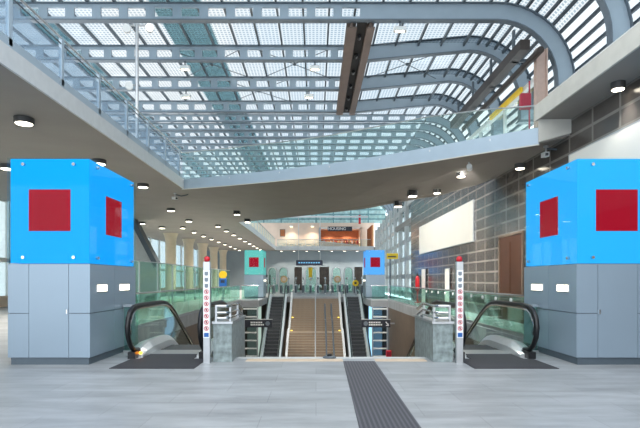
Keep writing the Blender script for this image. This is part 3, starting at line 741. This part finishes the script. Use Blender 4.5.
# ------------------------------------------------------------------ direction signs over the lower level
def dir_sign(label, x0, x1, d, zt, zb_, arrow_right, xw):
    t = thing('direction_sign', label, 'sign', ((x0 + x1) / 2, d, zb_)); w_ = x1 - x0; h = zt - zb_
    MB().bevbox(-w_ / 2, w_ / 2, -.06, .06, 0, h, .01).build('sign_box', 'sign', t)
    MB().box(-w_ / 2 - .02, w_ / 2 + .02, -.05, .05, h, h + .04).build('top_rail', 'paleband', t)
    s = 1 if arrow_right else -1
    a = MB(); ax = s * (w_ / 2 - .22)
    a.bar((ax - s * .09, -.066, h * .72), (ax + s * .09, -.066, h * .28), .01, .07); a.bar((ax + s * .1, -.066, h * .22), (ax + s * .1, -.066, h * .55), .01, .06); a.bar((ax - s * .08, -.066, h * .24), (ax + s * .12, -.066, h * .24), .01, .06)
    a.build('arrow', 'ink', t)
    cx = -s * .05
    for row, (z, n) in enumerate(((h * .64, 7), (h * .34, 8))):
        tx = MB()
        for k in range(n): tx.box(cx - .42 + k * .115, cx - .42 + k * .115 + .085, -.066, -.06, z - .05, z + .05)
        tx.build('lettering', 'ink', t)
    px_ = -s * (w_ / 2 - .3); MB().disc_y((px_, -.062, h / 2), h * .3, .008, 18).disc_y((px_ - .0, -.068, h / 2), h * .16, .006, 12).build('pictogram', 'greyink', t)
    X_ = (xw - (x0 + x1) / 2)
    MB().box(min(X_, 0), max(X_, 0), -.03, .03, h * .4, h * .6).build('wall_arm', 'matsteel', t)
dir_sign('dark direction sign with arrow hanging before the far left escalator', -5.1, -2.95, 33, -1.17, -1.68, False, RX0)
dir_sign('dark direction sign with arrow hanging before the far right escalator', 3.05, 5.0, 33, -1.17, -1.68, True, RX1)
fb = thing('fire_hose_box', 'small red box low on the right side wall of the void', 'fire box', (4.95, 34.6, -3.9))
MB().bevbox(0, .35, -.2, .2, 0, .42, .02).build('case', 'redpaint', fb); MB().box(.02, .3, -.21, -.2, .05, .36).build('cover', 'crimson', fb)

# ------------------------------------------------------------------ right wall things
def wall_board(name, label, cat, y0, y1, z0, z1, m_, t_=.05):
    t = thing(name, label, cat, (WR - (.012 if t_ > .045 else .07), (y0 + y1) / 2, z0)); L_ = (y1 - y0) / 2
    MB().box(-t_, 0, -L_, L_, 0, z1 - z0).build('board', m_, t)
    MB().box(-t_ - .005, 0, -L_ - .03, -L_, -.02, z1 - z0 + .02).box(-t_ - .005, 0, L_, L_ + .03, -.02, z1 - z0 + .02).box(-t_ - .005, 0, -L_, L_, -.03, 0).box(-t_ - .005, 0, -L_, L_, z1 - z0, z1 - z0 + .03).build('edge_trim', 'matsteel', t)
wall_board('wall_panel', 'long glossy white panel high on the right wall beyond the kiosk', 'panel', 22.1, 33.6, 3.27, 5.1, 'white')
wall_board('wall_panel', 'long white panel on the wall above the right front kiosk', 'panel', 3.5, 13.7, 3.2, 4.98, 'white')
wall_board('notice_board', 'narrow white upright board on the right wall, nearer of the two', 'board', 25.9, 26.7, 0.03, 2.1, 'white', .04)
wall_board('notice_board', 'narrow white upright board on the right wall beside the red extinguisher', 'board', 31.6, 32.6, 0.03, 2.2, 'white', .04)
fx = thing('fire_extinguisher', 'red fire extinguisher on a stand by the right wall', 'extinguisher', (6.75, 32.6, 0))
MB().lathe((0, 0, .75), [(.10, 0), (.14, .05), (.14, .8), (.1, .95), (.05, 1.02)], 14).build('cylinder', 'redpaint', fx, True)
MB().lathe((0, 0, 1.77), [(.05, 0), (.07, .08), (.03, .2)], 10).build('valve', 'black', fx); MB().tube([(.05, -.05, 1.8), (.2, -.1, 1.7), (.2, -.1, 1.1)], .025, 6).build('hose', 'black', fx)
MB().lathe((0, 0, 0), [(.2, 0), (.2, .04), (.05, .07), (.05, .75)], 12).build('stand', 'redpaint', fx)
ys_ = thing('yellow_sign', 'yellow sign panel on a dark post near the grey facade', 'sign', (6.35, 42, 0))
MB().box(-.05, .05, -.05, .05, 0, 3.3).build('post', 'darksteel', ys_); MB().bevbox(-.3, .68, -.07, .07, 3.3, 3.78, .02).build('panel', 'yellow', ys_)
MB().box(-.2, .5, -.08, -.07, 3.45, 3.55).build('lettering', 'sign', ys_)

# ------------------------------------------------------------------ left hall: columns, screen, machines
for i in range(8):
    y = 47.2 + i * 6.65
    if y > 75: break
    c = thing('column', f'{ORD[i]} round cream column along the left hall, counted from the camera', 'column', (-14, y, 0), 0, 'columns along the left hall')
    MB().lathe((0, 0, 0), [(.5, 0), (.5, 5.2), (.56, 5.6), (.72, 5.99)], 20).build('shaft', 'column', c, True)
    MB().lathe((0, 0, 0), [(.56, 0), (.56, .18), (.5, .2)], 20).build('base_ring', 'matsteel', c)
gs = thing('glass_screen', 'tall green glass screen standing in the left hall behind the railing', 'screen', (-9, 22, 0))
for k in range(10):
    MB().box(-.012, .012, k * 2.9 + .03, k * 2.9 + 2.87, .05, 2.45).build('glass_panel', 'far_glass', gs)
    MB().box(-.04, .04, k * 2.9 - .05, k * 2.9 + .05, 0, 2.5).build('post', 'matsteel', gs)
MB().box(-.05, .05, 0, 29, 2.45, 2.5).build('top_rail', 'matsteel', gs)
sr = thing('raking_stair', 'dark sloping stair stringer with grey side panel at the left of the hall', 'stairs', (-13, 36, 0))
a_, c_ = pd(137, 226, 36), pd(158, 266, 36)
MB().bar((a_[0] + 13 - .25, 0, a_[2] + .45), (c_[0] + 13, 0, c_[2]), .9, .34).build('stringer', 'darksteel', sr)
MB().prism_y([(-2.6, 0), (1.1, 0), (1.1, 2.2), (-.25, 5.2), (-.4, 5.98), (-2.6, 5.98)], .1, .3).build('side_panel', 'facade', sr)
MB().prism_y([(c_[0] + 13 - .2, 0), (c_[0] + 13 + .2, 0), (c_[0] + 13 + .2, 2.7), (c_[0] + 13 - .2, 2.7)], -.2, .09).build('support', 'facade', sr)
tm = thing('ticket_validator', 'blue and yellow ticket machine on a post in the left hall', 'ticket machine', (-6.45, 34, 0))
MB().lathe((0, 0, 0), [(.18, 0), (.18, .03), (.06, .05), (.06, 1.0)], 12).build('post', 'matsteel', tm)
MB().bevbox(-.24, .24, -.15, .15, 1.0, 1.62, .03).build('case', 'bluepaint', tm); MB().disc_y((0, 0, 1.86), .27, .16, 18).build('head', 'yellow', tm)
MB().box(-.14, .14, -.155, -.15, 1.3, 1.5).build('screen', 'displaybody', tm)

# ------------------------------------------------------------------ far concourse: gates, portals, pillars, display
tg = thing('ticket_gate', '', 'ticket gate', (0, 54, 0), 0, 'row of ticket gates')
MB().bevbox(-.13, .13, -.8, .8, 0, 1.02, .04).build('cabinet', 'matsteel', tg)
MB().box(-.10, .10, -.82, -.8, .1, .9).build('front_panel', 'darksteel', tg)
MB().tube([(0, -.6, 1.02), (0, -.6, 1.58)], .035).build('pylon', 'chrome', tg)
MB().lathe((0, -.6, 1.56), [(.04, 0), (.1, .05), (.12, .13), (.1, .21), (.03, .26)], 12).build('ball', 'chrome', tg, True)
MB().box(.13, .42, -.01, .01, .2, 1.0).build('flap', 'rail_glass', tg)
for k in range(14):
    x = -5.4 + k * .8
    lab = f'{ORD[k] if k else "leftmost"} steel ticket gate from the left in the far gate row'
    if k == 0: tg.location = (x, 54, 0); tg['label'] = lab
    else: dup(tg, (x, 54, 0), None, lab)
def portal(label, px0, px1, d, m_='far_glass'):
    x0, x1 = (px0 - VX) * d / F, (px1 - VX) * d / F; w_ = x1 - x0
    t = thing('arched_portal', label, 'portal', ((x0 + x1) / 2, d, 0))
    n = 10; outer = [(-w_ / 2, 0)] + [(-w_ / 2 * math.cos(k / n * PI), 2.6 + .5 * math.sin(k / n * PI)) for k in range(n + 1)] + [(w_ / 2, 0)]
    inner = [(x * .84, z - (.1 if z > 1 else 0)) for x, z in outer]
    f = MB()
    for k in range(len(outer) - 1): f.prism_y([outer[k], outer[k + 1], inner[k + 1], inner[k]], -.5, .5)
    f.build('frame', 'matsteel', t)
    MB().prism_y(inner, -.02, .02).build('pane', m_, t)
    return t
for px0, px1, lab in ((268, 277, 'leftmost arched steel and glass portal behind the ticket gates'), (279, 288, 'arched steel and glass portal just left of the left brown pillar'),
                      (305, 317, 'arched steel and glass portal under the blue display with a yellow banner'), (332, 341, 'arched steel and glass portal right of the middle brown pillar'),
                      (344, 353, 'arched steel and glass portal left of the right brown pillar')):
    portal(lab, px0, px1, 60)
for px0, px1, lab in ((294.5, 302, 'left brown stone pillar behind the ticket gates'), (319.5, 329, 'middle brown stone pillar behind the ticket gates'), (354.5, 362, 'right brown stone pillar behind the ticket gates')):
    x0, x1 = (px0 - VX) * 60.5 / F, (px1 - VX) * 60.5 / F
    t = thing('stone_pillar', lab, 'pillar', ((x0 + x1) / 2, 60.5, 0)); w_ = (x1 - x0) / 2
    MB().bevbox(-w_, w_, -.4, .4, .25, 3.1, .03).build('cladding', 'brownstone', t); MB().box(-w_ - .03, w_ + .03, -.45, .45, 0, .25).build('base', 'paleband', t)
yb2 = thing('hanging_banner', 'narrow yellow banner hanging in the middle portal', 'banner', ((310.5 - VX) * 58.6 / F, 58.6, 0))
MB().prism_y([(-.26, 3.0), (.26, 3.0), (.18, 1.9), (.06, 1.45), (-.06, 1.45), (-.2, 1.9)], -.02, .02).build('cloth', 'yellow', yb2)
MB().tube([(0, .05, 0), (0, .05, 3.05)], .03).build('pole', 'matsteel', yb2); MB().tube([(-.3, 0, 3.02), (.3, 0, 3.02)], .03).build('rod', 'matsteel', yb2)
db = thing('departure_display', 'dark blue display board with light text above the ticket gates', 'display', (-.7 + .02, 50, 2.98))
MB().bevbox(-1.35, 1.35, -.12, .12, 0, .55, .03).build('case', 'displaybody', db)
m_ = MB()
for k in range(9): m_.box(-1.1 + k * .25, -1.1 + k * .25 + .16, -.13, -.12, .22, .34)
m_.build('text_row', 'display', db)
for x in (-1.1, 1.1): MB().tube([(x, 0, .55), (x, 0, 5.0)], .03).build('hanger', 'matsteel', db)
MB().box(-6.3, 6.0, -.1, .1, 4.9, 5.05).build('support_beam', 'matsteel', db)
for px_, lab in ((284, 'round tan sign on a post left of the blue display'), (337.5, 'round tan sign on a post right of the middle brown pillar')):
    t = thing('round_sign', lab, 'sign', ((px_ - VX) * 50 / F, 50, 0))
    MB().tube([(0, 0, 0), (0, 0, 1.3)], .05).build('post', 'matsteel', t); MB().disc_y((0, 0, 1.58), .36, .12, 20).build('face', 'tan', t); MB().disc_y((0, -.065, 1.58), .22, .02, 16).build('centre', 'cream', t)
t = thing('yellow_sign', 'round yellow sign on a post beside the far right escalator', 'sign', ((355.5 - VX) * 47 / F, 47, 0))
MB().tube([(0, 0, 0), (0, 0, .9)], .05).build('post', 'matsteel', t); MB().disc_y((0, 0, 1.2), .3, .1, 18).build('head', 'yellow', t); MB().disc_y((0, -.06, 1.2), .12, .02, 12).build('symbol', 'sign', t)
# shop gallery
sh = thing('shop', 'lit shop front with dark sign and orange-brown shelves on the far gallery', 'shop', (2.7, 82, ZD))
MB().box(-1.9, 4.6, 1.8, 1.95, 0, 3.6).build('back_panel', 'wood', sh)
MB().box(-2.2, 4.9, -.6, 1.8, 3.6, 3.8).build('canopy', 'offwhite', sh)
MB().box(-2.2, -1.9, -.6, 1.95, 0, 3.8).build('side_wall', 'backwall', sh); MB().box(4.6, 4.9, -.6, 1.95, 0, 3.8).build('side_wall', 'cream', sh)
for z in (.9, 1.5, 2.1): MB().box(-1.8, 4.5, 1.4, 1.8, z, z + .06).build('shelf', 'wood', sh)
sg = MB().box(-.75, 3.3, -.72, -.6, 3.2, 3.95).build('sign_board', 'sign', sh)
text_mesh('lettering', 'HOUSING', .66, 'ink', sh, (.78, -.74, 3.57), (PI / 2, 0, 0))
ds = thing('display_shelf', 'long low wooden display shelf with a row of jars before the far shop', 'shelf', (4, 80.6, ZD))
MB().box(-3.2, 3.2, -.25, .25, 1.0, 1.06).build('top_board', 'wood', ds); MB().box(-3.1, 3.1, -.22, .22, .4, .45).build('lower_board', 'wood', ds)
for x in (-3.2, -1.05, 1.0, 3.14): MB().box(x, x + .06, -.25, .25, 0, 1.0).build('upright', 'tan', ds)
for k in range(14):
    col = ('wood', 'redpaint', 'tan', 'cream')[k % 4]
    tag(MB().lathe((0, 0, 0), [(.12, 0), (.15, .1), (.14, .34), (.07, .45), (.06, .5)], 10).build('shop_jar', col, loc=(1.1 + k * .44, 80.6, ZD + 1.06)), 'small coloured jar in the row on the display shelf before the far shop', 'jar', 'jars on the display shelf before the far shop')
ct = thing('shop_counter', 'pale pink slanted counter in front of the far shop', 'counter', (3.2, 78.4, ZD))
MB().prism_y([(-2.6, 0), (3.6, 0), (3.6, .55), (-2.0, 1.15), (-2.6, 1.15)], -.35, .35).build('body', 'pink', ct)
MB().bar((-2.7, 0, 1.2), (-1.9, 0, 1.2), .8, .08).bar((-2.0, 0, 1.2), (3.65, 0, .6), .8, .08).build('worktop', 'offwhite', ct)
pk = thing('wall_poster', 'small brown poster on the cream wall left of the far shop', 'poster', ((282.5 - VX) * 83.9 / F, 84, 8.95))
MB().box(-.45, .45, -.06, 0, 0, 1.25).build('frame', 'brownwall', pk); MB().box(-.36, .36, -.07, -.06, .1, 1.15).build('print', 'wood', pk)
CT = ['leftmost', 'second from left', 'middle', 'second from right', 'rightmost']
for k in range(5):
    x = -5.0 + k * 1.3
    t = thing('cafe_table', f'{CT[k]} white cafe table on the far gallery', 'table', (x, 77 + (k % 2) * 1.0, ZD), 0, 'tables on the far gallery')
    MB().lathe((0, 0, .72), [(.42, 0), (.42, .04)], 16).build('table_top', 'offwhite', t); MB().tube([(0, 0, .02), (0, 0, .72)], .04).build('pedestal', 'matsteel', t); MB().lathe((0, 0, 0), [(.26, 0), (.26, .03)], 14).build('foot', 'matsteel', t)
    for s in (-1, 1):
        ch = thing('cafe_chair', f'pale chair on the {"left" if s < 0 else "right"} of the {CT[k]} cafe table on the far gallery', 'chair', (x + s * .62, 77 + (k % 2) * 1.0, ZD), s * PI / 2, 'chairs on the far gallery')
        MB().box(-.2, .2, -.2, .2, .44, .48).build('seat', 'pink' if k % 2 else 'offwhite', ch); MB().box(-.2, .2, -.22, -.18, .55, .9).build('backrest', 'pink' if k % 2 else 'offwhite', ch)
        for lx in (-.18, .18):
            for ly in (-.2, .18): MB().box(lx - .02, lx + .02, ly - .02, ly + .02, 0, .44 if ly > 0 else .6).build('leg', 'matsteel', ch)
sc = thing('timber_screen', 'warm timber slat screen at the right end of the far gallery', 'screen', (8.3, 76, ZD))
MB().box(.5, .6, 0, 7, 0, 3.6).build('backing', 'tan', sc)
for k in range(9): MB().box(.3, .5, k * .8, k * .8 + .18, 0, 3.6).build('slat', 'wood', sc)
for k, x in enumerate((-4.2, -.6)):  # pair of lamps added to brighten the gallery wall
    t = thing('added_wall_lamp', f'{"left" if k == 0 else "right"} added warm lamp on the cream wall above the cafe tables', 'lamp', (x, 84, 10.6))
    MB().box(-.15, .15, -.5, 0, 0, .1).build('bracket', 'matsteel', t); MB().bevbox(-.3, .3, -.75, -.4, -.05, .2, .03).build('head', 'offwhite', t); MB().box(-.25, .25, -.7, -.45, -.06, -.05).build('lens', 'lampsmall', t)
    spot(t, (0, -1.4, -.2), 240, (1, .86, .72), 2.4)
for k, x in enumerate((-.5, 2.6)): spot(sh, (x, .3, 3.1), 500, (1, .84, .66), 2.6)  # added lights without fittings, brighten the shop under its canopy
bn = thing('hanging_banner', 'small red banner hanging high at the far end of the roof', 'banner', ((359 - VX) * 72 / F, 70.9, 9.6))
MB().box(-.16, .16, -.02, .02, 0, 1.3).build('cloth', 'redpaint', bn); MB().tube([(0, 0, 1.3), (0, 0, 4.42)], .02, 6).build('cord', 'darksteel', bn)

# ------------------------------------------------------------------ lamps
DL = {}
def downlight(x, y, z, label, r=.2, e=0, square=False, grp='ceiling downlights'):
    k = (round(r, 2), square)
    if k not in DL:
        t = thing('downlight', label, 'ceiling lamp', (x, y, z), 0, grp)
        if square:
            MB().box(-r, r, -r, r, -.26, 0).build('housing', 'black', t); MB().box(-r * .8, r * .8, -r * .8, r * .8, -.275, -.26).build('lens', 'lampwhite', t)
        else:
            MB().lathe((0, 0, -.16), [(r * .94, 0), (r, .02), (r, .16)], 20).build('housing', 'lampbody', t, True)
            MB().lathe((0, 0, -.172), [(r * .80, 0), (r * .84, .014)], 20).build('lens', 'lampwhite', t)
        DL[k] = t
    else: t = dup(DL[k], (x, y, z), None, label); t['group'] = grp
    return t
lamps = []
EN = 800
near = [(24, 118, 'round downlight on the soffit above the left front kiosk, nearest of the left row'), (7, 165, 'round downlight at the far left edge above the kiosk top'), (99, 160, 'round downlight just behind the left front kiosk top'),
        (143, 184, 'round downlight right of the left front kiosk top'), (171, 208.5, 'round downlight just below the ceiling camera'), (189, 219.5, 'round downlight ahead of the first left column'),
        (142, 222, 'round downlight beside the sloping stair at left'), (162, 226.5, 'round downlight above the first left column')]
for px_, py_, lab in near:
    x, y, z = pz(px_, py_, ZC); lamps.append((downlight(x, y, ZC, lab, .26), x, y, ZC, 1.0))
n = 0
for x in (-8.0, -11.2):
    for k in range(9):
        y = 40 + k * 3.8 + (1.2 if x < -9 else 0)
        row = 'inner' if x > -9 else 'outer'
        lamps.append((downlight(x, y, ZC, f'{ORD[k]} small downlight of the {row} row along the left hall ceiling', .22, grp=f'{row} row of downlights along the left hall'), x, y, ZC, .9))
for px_, py_, lab in ((237, 211, 'square black spotlight under the left end of the bridge'), (247.5, 219, 'square black spotlight at the rear left edge of the bridge'), (412.5, 191, 'square black spotlight under the middle right of the bridge'),
                      (398, 202, 'square black spotlight at the rear edge of the bridge')):
    x, y, z = on_bridge(px_, py_); lamps.append((downlight(x, y, z + .02, lab, .2, square=True, grp='square spotlights under the bridge'), x, y, z, 1.0))
for px_, py_, lab in ((461, 173, 'round downlight under the bridge beside a small white spotlight'), (520, 164.5, 'round downlight under the right end of the bridge'), (437, 190, 'round downlight under the rear right of the bridge')):
    x, y, z = on_bridge(px_, py_); lamps.append((downlight(x, y, z + .02, lab, .17), x, y, z, .15 if px_ > 500 else 1.0))
x, y, z = pz(618, 82.5, ZC); lamps.append((downlight(x, y, ZC, 'round downlight in the soffit over the right front kiosk', .15), x, y, ZC, .05))
for k in range(8):
    x = -5.2 + k * 1.9
    lamps.append((downlight(x, 73.9, ZC, f'{"leftmost" if k == 0 else ORD[k]} small warm downlight from the left under the far gallery', .21, grp='downlights under the far gallery'), x, 73.9, ZC, .4))
for t, x, y, z, f in lamps:
    if f: spot(t, (0, 0, -.3), EN * f, size=1.9, col= (1, .90, .76) if x < -7 or y > 60 else (1, .95, .88))
sl = thing('spotlight', 'small white spotlight bracketed under the bridge above a round downlight', 'spotlight', on_bridge(469, 162))
MB().tube([(0, 0, 0), (0, 0, -.14)], .03).build('stem', 'matsteel', sl); MB().tube([(-.02, -.1, -.16), (.06, .12, -.2)], .09, 12).build('head', 'offwhite', sl); MB().tube([(.06, .12, -.2), (.063, .127, -.2)], .07, 12).build('lens', 'lampwhite', sl)
v = Vector((7.1, 28, 4.1)) - sl.location
spot(sl, (.09, .2, -.21), 800, (1, .97, .92), .75, .6, rot=v.to_track_quat('-Z', 'Y').to_euler())
def cctv(label, loc, rz):
    t = thing('security_camera', label, 'camera', loc, rz)
    MB().lathe((0, 0, -.06), [(.09, 0), (.09, .06)], 12).build('mount', 'matsteel', t); MB().tube([(0, 0, -.05), (0, 0, -.25)], .03).build('arm', 'matsteel', t)
    MB().bar((-.1, .22, -.30), (.05, -.3, -.38), .17, .17).build('camera_body', 'offwhite', t); MB().bar((.05, -.3, -.38), (.06, -.34, -.39), .11, .11).build('lens', 'black', t)
    t.scale = (.8,) * 3
    MB().tube([(0, .1, -.08), (.4, .1, -.16), (.75, .1, -.06), (.85, .1, 0)], .035, 6).build('cable', 'darksteel', t)
cctv('white security camera with cable on the ceiling left of the bridge', pz(175, 193, ZC), .4)
x, y, z = on_bridge(560, 150); 
rc = cctv('white security camera under the bridge near the right wall', (6.85, 14.6, zbot(6.85, 14.6)), -.5)
# lighting mast on the upper gallery
fm = thing('light_mast', 'slim grey lighting mast with floodlights on the left upper gallery', 'lamp post', (-7.05, 19.3, ZD + .005))
MB().tube([(0, 0, 0), (0, 0, 5.15)], .065, 10).build('mast', 'matsteel', fm); MB().lathe((0, 0, 0), [(.2, 0), (.2, .03)], 14).build('base_plate', 'matsteel', fm)
MB().tube([(-.42, 0, 5.1), (.55, 0, 5.1)], .035).build('cross_arm', 'matsteel', fm); MB().tube([(-.35, 0, 2.75), (.1, 0, 2.75)], .03).build('lower_arm', 'matsteel', fm)
for (x, z, lit) in ((-.4, 5.0, 0), (.5, 5.02, 1), (-.3, 2.75, 0)):
    hd = MB().tube([(x - .05, .12, z), (x + .05, -.16, z - .08)], .15, 12).build('floodlight', 'offwhite', fm)
    if lit: MB().tube([(x + .05, -.16, z - .08), (x + .06, -.18, z - .086)], .12, 12).build('lit_lens', 'lampwhite', hd)
for i, (px_, py_, d, lab) in enumerate(((315, 64, 27.9, 'floodlight hanging from the second visible roof girder left of the gutter beam'), (309, 95, 32.2, 'floodlight hanging from the third visible roof girder left of the gutter beam'),
                                       (185, 55, 27.9, 'floodlight hanging from the roof girder behind the lighting mast'), (400, 24, 23.6, 'floodlight hanging from the front roof girder right of the gutter beam'),
                                       (186, 95, 32.2, 'floodlight hanging from the roof girder beyond the lighting mast'))):
    x, y, z = pd(px_, py_, d)
    t = thing('roof_floodlight', lab, 'floodlight', (x, d, ZB - .05), 0, 'floodlights under the glass roof')
    MB().tube([(0, 0, 0), (0, 0, -.3)], .04).build('stem', 'darksteel', t); MB().bevbox(-.3, .3, -.12, .12, -.48, -.26, .03).build('head', 'offwhite', t)
    MB().box(-.2, .2, -.08, .08, -.49, -.48).build('lens', 'lampsmall', t); spot(t, (0, 0, -.55), 2600, (1, .95, .88), 2.0)

# ------------------------------------------------------------------ world, camera, colour management
W = bpy.data.worlds.new('World'); S.world = W; W.use_nodes = True
nt = W.node_tree; nt.nodes.clear(); N = nt.nodes.new; L = nt.links.new
o = N('ShaderNodeOutputWorld'); bg = N('ShaderNodeBackground'); L(bg.outputs[0], o.inputs[0])
tc = N('ShaderNodeTexCoord'); nz = N('ShaderNodeTexNoise'); nz.inputs['Scale'].default_value = 2.2; nz.inputs['Detail'].default_value = 5
L(tc.outputs['Generated'], nz.inputs[0]); rp = N('ShaderNodeValToRGB')
rp.color_ramp.elements[0].position = .35; rp.color_ramp.elements[1].position = .62
rp.color_ramp.elements[0].color = (.72, .86, .98, 1); rp.color_ramp.elements[1].color = (1, 1, 1, 1)
L(nz.outputs[0], rp.inputs[0]); L(rp.outputs[0], bg.inputs[0]); bg.inputs[1].default_value = 1.55

cam = bpy.data.cameras.new('camera'); co = bpy.data.objects.new('camera', cam); C.objects.link(co)
co.location = (0, 0, CH); co.rotation_euler = (PI / 2, 0, 0)
cam.sensor_width = 36; cam.lens = F / 640 * 36; cam.shift_x = (320 - VX) / 640; cam.shift_y = (VY - 214) / 640
cam.clip_end = 500
S.camera = co
S.view_settings.view_transform = 'Standard'; S.view_settings.look = 'None'; S.view_settings.gamma = 1
S.view_settings.use_curve_mapping = False; S.view_settings.exposure = 1.0
S.cycles.transparent_max_bounces = 24; S.cycles.max_bounces = 8; S.cycles.sample_clamp_indirect = 6
